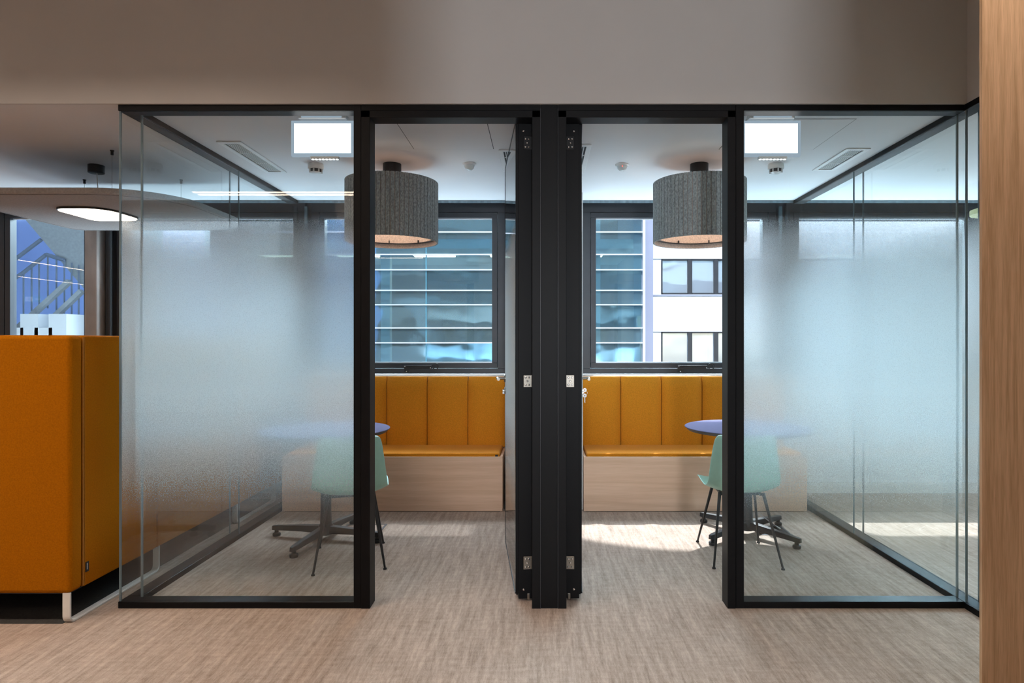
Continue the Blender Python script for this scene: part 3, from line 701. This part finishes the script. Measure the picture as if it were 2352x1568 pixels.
def access(lab,x0,x1,y0,y1,n):
    t = struct(empty('trim_%d'%n), lab)
    box('access_panel', M['ceil'], t, x0+.004,x1-.004,y0+.004,y1-.004,2.5985,2.5995)
    box('shadow_gap', M['seal'], t, x0,x1,y0,y1,2.5995,2.5999)
access('flush access panel in the left room ceiling', -.81,-.30,.12,.762,4)
access('flush access panel in the right room ceiling', 1.13,1.733,.21,.77,5)
# floor boxes
fb = thing('floor_outlet','square metal floor outlet beneath the table of the left room','floor outlet',(-1.31,1.40,0), group='floor outlets under the tables')
MB().box(-.15,.15,-.12,-.105,0,.004).box(-.15,.15,.105,.12,0,.004).box(-.15,-.135,-.105,.105,0,.004).box(.135,.15,-.105,.105,0,.004).build('outlet_frame', M['lid'], fb)
MB().box(-.135,.135,-.105,.105,0,.0025).build('carpet_lid', M['carpet'], fb)
fb2 = thing('floor_outlet','floor outlet with its lid standing open, beneath the table of the right room','floor outlet',(1.66,1.36,0), group='floor outlets under the tables')
MB().box(-.11,.13,-.11,-.098,0,.004).box(-.11,.13,.098,.11,0,.004).box(-.11,-.098,-.098,.098,0,.004).box(.118,.13,-.098,.098,0,.004).build('outlet_frame', M['lid'], fb2)
MB().box(-.098,.118,-.098,.098,0,.002).build('outlet_well', M['dark'], fb2)
MB().box(0,.006,-.10,.10,0,.14,M=Matrix.Translation((.08,0,.004))@Matrix.Rotation(math.radians(-52),4,'Y')).build('open_lid', M['lid'], fb2)
MB().tube((-.05,.02,.004),(.02,-.02,.05),.005).tube((.02,-.02,.05),(.09,.02,.01),.005).build('cable', M['plast'], fb2)

# ------------------------------------------------------------------ mustard booth in the lounge
bt = thing('booth_sofa','tall mustard upholstered booth on white sled legs, left of the glass room','sofa',(-3.1,.17,0))
def L(o): o.parent=bt; o.location=o.location-bt.location; return o
BZ0,BZ1=.147,1.408; y0=-.188; YB=2.28
XB=-2.293
L(box('back_cover', M['mustard2'], None, -4.1,XB,y0,y0+.09,BZ0,BZ1,.022,4))
L(MB().box(XB-.085,XB,y0+.092,.517,BZ0,BZ1).build('side_cover', M['mustard2'], None, .012, seg=3))
L(MB().box(XB-.085,XB,.520,1.50,BZ0,BZ1).build('side_cover', M['mustard2'], None, .012, seg=3))
L(MB().box(XB-.085,XB,1.503,YB,BZ0,BZ1).build('side_cover', M['mustard2'], None, .012, seg=3))
L(box('back_cover', M['mustard2'], None, -4.1,XB,YB,YB+.08,BZ0,BZ1,.02,3))
L(box('seat_base', M['mustard2'], None, -4.1,XB-.09,y0+.092,.50,BZ0,.45,.015)); L(box('seat_base', M['mustard2'], None, -4.1,XB-.09,1.53,YB-.004,BZ0,.45,.015))
L(box('lining', M['label'], None, -4.08,XB-.02,y0+.02,YB+.06,BZ0-.006,BZ0))
for xx in (-2.355,):
    pass
sm=MB()
for dx in (0,.011): sm.box(XB-.0235+.0,XB-.0225,y0-.0,y0+.0,0,0) if False else None
sm.box(XB-.004,XB+.0008,y0+.088,y0+.094,BZ0+.01,BZ1-.01).box(XB-.004,XB+.0008,y0+.100,y0+.1015,BZ0+.01,BZ1-.01)
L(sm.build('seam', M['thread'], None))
lb=L(box('care_label', M['label'], None, XB-.002,XB+.003,y0+.104,y0+.126,Z(1316,.97),Z(1293.5,.97)))
for k_ in range(7):
    zz=Z(1311,.97)+k_*.0048; q=MB().box(XB+.003,XB+.0033,y0+.111,y0+.117,zz,zz+.003).build('label_print', M['whitem']); q.location=-bt.location; q.parent=bt

def sled(ya,yb):
    rr=.03; zt=BZ0+.004; pts=[]
    pts.append((XB-.018,ya,zt))
    for i in range(6):
        a=PI+ i*PI/2/5; pts.append((XB-.018, ya+rr+rr*math.cos(a), rr+.005+rr*math.sin(a)))
    for i in range(6):
        a=-PI/2+i*PI/2/5; pts.append((XB-.018, yb-rr+rr*math.cos(a), rr+.005+rr*math.sin(a)))
    pts.append((XB-.018,yb,zt))
    mb=MB(); mb.sweep(pts,[(.018,.005),(-.018,.005),(-.018,-.005),(.018,-.005)],up=Vector((1,0,0)))
    # flat bar: wide face across X
    return mb
def sledbar(ya,yb,name='sled_leg'):
    rr=.035; zt=BZ0+.004; cl=[]
    cl.append((ya,zt))
    for i in range(7):
        a=PI+i*PI/2/6; cl.append((ya+rr+rr*math.cos(a), rr+rr*math.sin(a)))
    for i in range(7):
        a=-PI/2+i*PI/2/6; cl.append((yb-rr+rr*math.cos(a), rr+rr*math.sin(a)))
    cl.append((yb,zt)); t_=.010; mb=MB(); inner=[]
    n=len(cl)
    for i,(yy,zz) in enumerate(cl):
        p0=Vector(cl[max(i-1,0)]); p1=Vector(cl[min(i+1,n-1)]); d=(p1-p0).normalized(); nrm=Vector((-d.y,d.x)); inner.append((yy+nrm.x*t_,zz+nrm.y*t_))
    xs=(XB-.042,XB-.004); rings=[]
    for (o_,i_) in zip(cl,inner): rings.append([mb.bm.verts.new(v) for v in ((xs[0],*o_),(xs[1],*o_),(xs[1],*i_),(xs[0],*i_))])
    for a_,b_ in zip(rings,rings[1:]):
        for q in range(4): mb.bm.faces.new((a_[q],a_[(q+1)%4],b_[(q+1)%4],b_[q]))
    mb.bm.faces.new(rings[0]); mb.bm.faces.new(rings[-1][::-1])
    return L(mb.build(name, M['whitem'], None, .0015, seg=1))
sledbar(-.183,.552); sledbar(1.53,2.24)
tag(box('booth_shade_sheet', M['booth_shade'], None, -5.2,XB-.043,-.181,2.3,0,.002), 'dark sheet painted as the shade beneath the mustard booth','carpet')  # thin dark sheet standing in for the shade under the booth

# ------------------------------------------------------------------ suspended acoustic raft in the lounge
ra = thing('acoustic_raft','grey felt acoustic raft with rounded corners hanging above the booth','ceiling panel',(-3.04,1.25,2.28))
def L2(o): o.parent=ra; o.location=o.location-ra.location; return o
outl = rrect(-3.78,-2.30,.60,1.90,[.42,.10,.42,.46],10)
L2(MB().prism(outl,2.280,2.318).build('raft_body', M['feltp'], None, .006))
ins=[(-3.04+(x+3.04)*.965,1.25+(y-1.25)*.96) for x,y in outl]
# seam line on the underside: a thin stitched cord
cd=MB(); n=len(ins)
for i in range(n):
    a,b=ins[i],ins[(i+1)%n]
    if (Vector(a)-Vector(b)).length>1e-5: cd.tube((a[0],a[1],2.2797),(b[0],b[1],2.2797),.0012,n=5)
L2(cd.build('edge_seam', M['edge'], None))
for (ax,ay) in ((-2.745,.79),(-3.45,1.53),(-2.72,1.53)):
    a=L2(MB().lathe([(0,0),(.012,0),(.012,-.005),(.0085,-.007),(.0085,-.030),(0,-.030)],(ax,ay,2.6),14).build('cable_anchor', M['blackm']))
    c=MB().tube((ax,ay,2.57),(ax,ay,2.318),.0012,n=6).build('wire', M['steel']); c.parent=a
L3 = L2
L3(MB().prism(rrect(-3.285,-2.915,.965,1.40,[.10,.05,.10,.15],8),2.266,2.2795).build('lamp_rim', M['blackm']))
L3(MB().prism(rrect(-3.279,-2.921,.971,1.394,[.10,.05,.10,.15],8),2.2635,2.2662).build('diffuser', M['lampw']))
ca=L3(MB().lathe([(0,0),(.050,0),(.050,-.052),(.046,-.055),(0,-.055)],(-3.09,1.14,2.6),32).build('canopy', M['blackm'], smooth=True))
cb=MB().tube((-3.085,1.14,2.546),(-3.075,1.145,2.316),.003,n=8).build('cable', M['whitem']); cb.parent=ca

# yellow pendant in the room on the right
yl = thing('pendant_lamp','pale yellow round pendant lamp in the room beyond the right glass wall','lamp',(X(2282,1.45),Y(1.45),0))
z_=Z(487,1.45)
MB().lathe([(0,z_-.02),(.145,z_-.02),(.15,z_-.015),(.15,z_+.02),(.06,z_+.05),(0,z_+.05)],n=40).build('lamp_shade', M['yel'], yl, smooth=True)
MB().lathe([(0,z_+.05),(.003,z_+.05),(.003,2.6),(0,2.6)],n=8).build('cable', M['blackm'], yl)

# ------------------------------------------------------------------ linear lamps of the office behind the camera
def linear(lab,x0,x1,y0_,y1_,z=2.90):
    t=thing('linear_lamp',lab,'lamp',((x0+x1)/2,(y0_+y1_)/2,z), group='linear pendant lamps in the open office')
    def L_(o): o.parent=t; o.location=o.location-t.location; return o
    L_(box('lamp_body', M['blackm'], None, x0,x1,y0_,y1_,z,z+.05)); L_(box('diffuser', M['lin'], None, x0+.003,x1-.003,y0_+.003,y1_-.003,z-.003,z-.0001))
    for (xx,yy) in ((x0+.02,y0_+.02),(x1-.02,y1_-.02)): L_(MB().tube((xx,yy,z+.05),(xx,yy,3.34),.002,n=6).build('wire', M['steel']))
linear('long warm linear lamp over the corridor, reflected in the left glass front',-3.55,-1.55,-3.23,-3.17)
linear('warm linear lamp running deep into the office, reflected in the far left window',-9.75,-9.69,-6.6,-3.4)
linear('second warm linear lamp deep in the office at the far left',-12.2,-12.14,-8.6,-5.0)
# exit sign hanging in the office behind, seen only as a reflection
ex = thing('exit_sign','green running man exit sign, reflected in the far left window','sign',(-12.4,-7.2,2.42))
MB().box(-.21,.21,-.012,.012,-.07,.07).build('sign_box', M['green'], ex)
MB().box(-.19,-.01,.012,.014,-.06,.06).build('sign_panel', M['wsign'], ex)
ar=MB(); mA=Matrix.Rotation(PI/2,4,'X')
ar.prism([(.19,.012),(.10,.012),(.10,.035),(.04,0),(.10,-.035),(.10,-.012),(.19,-.012)],-.0145,-.0125,M=mA); ar.build('arrow', M['wsign'], ex)
mn=MB(); mn.lathe([(0,0),(.010,0),(.010,.002),(0,.002)],n=12,M=Matrix.Translation((-.10,.016,.036))@Matrix.Rotation(PI/2,4,'X'))
for (a,b) in (((-.10,.025),(-.095,-.005)),((-.095,-.005),(-.12,-.025)),((-.12,-.025),(-.115,-.048)),((-.095,-.005),(-.07,-.025)),((-.07,-.025),(-.055,-.045)),((-.10,.02),(-.13,.005)),((-.10,.02),(-.07,.008))):
    mn.tube((a[0],.0155,a[1]),(b[0],.0155,b[1]),.005,n=6)
mn.build('running_figure', M['green'], ex)
MB().tube((-.15,0,.07),(-.15,0,.92),.003,n=6).tube((.15,0,.07),(.15,0,.92),.003,n=6).build('wire', M['steel'], ex)

# ------------------------------------------------------------------ street outside
tag(box('street', M['street'], None, -60,60,YF+.3,60,-7,-6.8), 'pale paved street far below the windows','street',kind='structure')
# our own building's outer face above the rooms (what the facade opposite mirrors)
M['own']=mat('own_facade_render',(.40,.38,.35),.85, noise=(.6,.04,(1,1,1)))
ob = struct(empty('wall_own_facade'), 'white outer face of this building above the rooms')
MB().box(-30,20,YF+.2,YF+.5,2.8,3.9).box(-30,20,YF+.2,YF+.5,5.6,7.1).box(-30,20,YF+.2,YF+.5,8.8,10.2).build('spandrel_band', M['own'], ob)
MB().box(-30,20,YF+.26,YF+.3,3.9,8.8).build('window_band', M['anth'], ob)
MB().box(-30,20,-12,YF+.25,3.5,10.2).build('building_body', M['own'], ob)
for (bx,bz) in ((-7,3.6),(-2.5,3.6),(3,3.6),(-4.5,6.6),(1,6.6),(6.5,6.6)):
    b=MB().box(bx,bx+2.6,YF+.5,YF+1.7,bz,bz+.2)
    b.build('balcony_slab', M['own'], ob)
    rb=MB()
    for i in range(22): rb.box(bx+.05+i*.12,bx+.07+i*.12,YF+1.62,YF+1.66,bz+.2,bz+1.2)
    rb.box(bx,bx+2.6,YF+1.6,YF+1.68,bz+1.2,bz+1.25).build('balcony_rail', M['rail'], ob)

# glass office building opposite: horizontal silver fins, big panes
rc=7.06; yc=Y(rc)
gb = thing('glass_building','teal mirror-glass office building with thin silver horizontal bars','building',(-3,yc+3,-6.8))
def L4(o): o.parent=gb; o.location=o.location-gb.location; return o
base=[Z(p,rc) for p in (787,753,700,667,620,585,533.6)]
zs=sorted(set([round(z+k*(base[4]-base[0]),3) for z in base[:4] for k in range(-2,5)]+[base[6]]))
zs=[]; seq=[base[i+1]-base[i] for i in range(6)]
z=base[0]; zs=list(base)
per=base[4]-base[0]; z=base[0]; i=0
while z>-6: i+=1; z-= (seq[3] if i%2 else seq[2]); zs.append(z)
z=base[6]; i=0
while z<12: i+=1; z+= (seq[4] if i%2 else seq[3]); zs.append(z)
zs=sorted(zs)
xr=X(1475,rc); xm=[xr-3.22,X(979,rc)-.0]; xs=[xr]
mul=[xr, xr-3.75, X(979,rc), X(979,rc)-4.6, X(979,rc)-9.2, X(979,rc)-13.8, X(979,rc)-18.4]
me=None; mesh_cache={}
for i in range(len(mul)-1):
    x1,x0=mul[i],mul[i+1]
    for a,b in zip(zs,zs[1:]):
        if a>9 or b<-1.5: continue
        o=MB().box(-(x1-x0)/2+.02,(x1-x0)/2-.02,-.015,.015,-(b-a)/2+.015,(b-a)/2-.015).build('glass_pane', M['cur'])
        o.location=((x0+x1)/2,yc,(a+b)/2); o.rotation_euler=(random.uniform(-.006,.006),0,random.uniform(-.008,.008)); L4(o)
for z in zs: L4(box('silver_bar', M['alu'], None, mul[-1],mul[0],yc-.10,yc-.02,z-.022,z+.022))
for x in mul[1:]: L4(box('mullion', M['teal'], None, x-.02,x+.02,yc-.03,yc+.02,-6,12))
L4(box('end_trim', M['alu'], None, xr,xr+.09,yc-.16,yc+.1,-6.8,12))
L4(box('side_wall', M['grey'], None, xr-.3,xr+.02,yc+.05,yc+8,-6.8,12)); L4(box('rear_wall', M['brown'], None, mul[-1],xr-.3,yc+5,yc+5.3,-6.8,12))
for k in range(7):
    zf=base[0]-1.5+(k-2)*2*per
    L4(box('floor_slab', M['wh'], None, mul[-1],xr-.3,yc+.12,yc+5,zf-.35,zf))
    for x_ in (-14,-11,-8,-5,-2,.8): L4(box('office_light', M['office'], None, x_,x_+1.6,yc+1.6,yc+2.1,zf-.40,zf-.352))
    for x_ in (-12.3,-6.1,-1.2,1.9): L4(box('office_column', M['wh'], None, x_,x_+.35,yc+1.0,yc+1.35,zf,zf+2*per-.35))
# white housing block
rw=7.7; yw=Y(rw)
hb = thing('white_building','white rendered block with dark framed strip windows beside the glass building','building',(15,yw+4,-6.8))
def L5(o): o.parent=hb; o.location=o.location-hb.location; return o
xw0=X(1499,rw)
L5(box('corner_pier', M['grey'], None, xr+.09,X(1500,7.4),Y(7.4),Y(7.4)+8,-6.8,12))
WT=[(Z(676,rw),Z(594,rw)),(Z(842,rw),Z(760,rw)),(Z(510,rw),Z(428,rw))]
zb=[Z(676,rw)-2.9*k for k in (2,1,0,-1,-2)]
hh=Z(594,rw)-Z(676,rw)
lo=-6.8
for z in zb:
    L5(box('spandrel', M['wh'], None, xw0,46,yw,yw+.25,lo,z)); lo=z+hh
L5(box('spandrel', M['wh'], None, xw0,46,yw,yw+.25,lo,12))
L5(box('block_body', M['dark'], None, xw0+.1,46,yw+.6,yw+8,-6.8,12))
wx=X(1521,rw)
for z in zb:
    L5(box('wall_panel', M['wh'], None, xw0,wx-.02,yw+.04,yw+.2,z,z+hh))
    x=wx; k=0
    pat=[1.04,.90,1.04,.62,1.5,.9,1.04,.9,1.3,1.04,.9,1.04,1.5]
    while x<30:
        w_=pat[k%len(pat)]
        fr_=MB(); x1=x+w_
        fr_.box(x-.04,x+.02,yw+.02,yw+.14,z,z+hh).box(x1-.02,x1+.10,yw+.02,yw+.14,z,z+hh).box(x,x1,yw+.02,yw+.14,z,z+.07).box(x,x1,yw+.02,yw+.14,z+hh-.06,z+hh)
        fo=L5(fr_.build('window', M['anth'], None)); 
        p=MB().box(x+.01,x1-.01,yw+.10,yw+.12,z+.05,z+hh-.05).build('pane', M['wg2']); p.parent=fo; p.rotation_euler=(0,0,0)
        x=x1+.14; k+=1
L5(box('drip_edge', M['grey'], None, xw0,46,yw-.03,yw,Z(679.5,rw),Z(676.5,rw)))
# block behind, far left beyond the stair
fb_ = thing('rear_block','blue shaded rendered wall behind the outside stair','building',(-14,9.5,-6.8))
o=box('wall_face', M['blue'], None, -40,X(235,Y(1) if 0 else (9.4+D)/D),9.4,9.8,-6.8,8); o.parent=fb_; o.location-=fb_.location
wb = thing('white_block','white rendered block with a row of windows, seen above the frosted band at the left','building',(-10.5,16,-6.8))
wr_=(15+D)/D; xa,xb=X(225,wr_),X(470,wr_)
def L8(o): o.parent=wb; o.location=o.location-wb.location; return o
for (za,zc) in ((-6.8,Z(676,wr_)),(Z(594,wr_),Z(526,wr_)),(Z(440,wr_),12)): L8(box('spandrel', M['wh'], None, xa,xb,15,15.3,za,zc))
L8(box('block_body', M['dark'], None, xa+.05,xb-.05,15.4,18,-6.8,12))
for (za,zc) in ((Z(676,wr_),Z(594,wr_)),(Z(526,wr_),Z(440,wr_))):
    for k in range(4):
        x0_=xa+(xb-xa)*k/4; x1_=xa+(xb-xa)*(k+1)/4
        f_=L8(MB().box(x0_,x0_+.12,15.05,15.2,za,zc).box(x1_-.12,x1_,15.05,15.2,za,zc).box(x0_,x1_,15.05,15.2,za,za+.08).box(x0_,x1_,15.05,15.2,zc-.08,zc).build('window', M['anth']))
        p_=MB().box(x0_+.1,x1_-.1,15.12,15.14,za+.05,zc-.05).build('pane', M['wg2']); p_.parent=f_
# outside stair
rs_=2.82; ys=Y(rs_)
sr = thing('outside_stair','grey concrete stair flight with soffit, outside the far left window','stairs',(X(120,rs_),ys,-1))
def L6(o): o.parent=sr; o.location=o.location-sr.location; return o
def P(px,py,r_=rs_): return (X(px,r_),Z(py,r_))
fl=[P(-60,395),P(191,690),P(262,774),P(262,395)]
mxz=Matrix.Rotation(PI/2,4,'X')
L6(MB().prism(fl,-(ys+1.2),-(ys+.25),M=mxz).build('flight_slab', M['concg'], None))
# lower flights seen as sloping stringers, rising to the right
def bar(p0,p1,th,yy,name,m):
    a=Vector(p0); b=Vector(p1); d=(b-a).normalized(); n_=Vector((-d.y,d.x))*th/2
    return L6(MB().prism([tuple(a-n_),tuple(b-n_),tuple(b+n_),tuple(a+n_)],-(yy+.04),-(yy-.04),M=mxz).build(name,m,None))
bar(P(-40,808),P(141.6,643),.062,ys+.16,'stringer',M['concg'])
bar(P(20,808),P(170,666),.062,ys+.16,'stringer',M['concg'])
for i,(px,py) in enumerate(((78,722),(45,753),(142,722),(110,753))):
    L6(box('tread', M['wh'], None, X(px-6,rs_),X(px+34,rs_),ys-.2,ys+.2,Z(py+60,rs_),Z(py,rs_)))
L7 = L6
yr=ys+.2
def hb_(pts,r_=.028):
    mb=MB()
    for a,b in zip(pts,pts[1:]): mb.tube((a[0],yr,a[1]),(b[0],yr,b[1]),r_,n=8)
    return L7(mb.build('handrail', M['rail'], None))
hb_([P(-20,613),P(70,545)]); hb_([P(-20,655),P(28.7,622),P(82,580),P(125,594)])
for i,px in enumerate((10,28.5,47.5,65,85.5,105.8,124.4,141.6,158,172,184,198,212)):
    top = 622-(px-28.7)*.79 if px<82 else 580+(px-82)*.32
    L7(MB().tube((X(px,rs_),yr,Z(top,rs_)),(X(px,rs_),yr,Z(top+125,rs_)),.012,n=6).build('baluster', M['rail'], None))
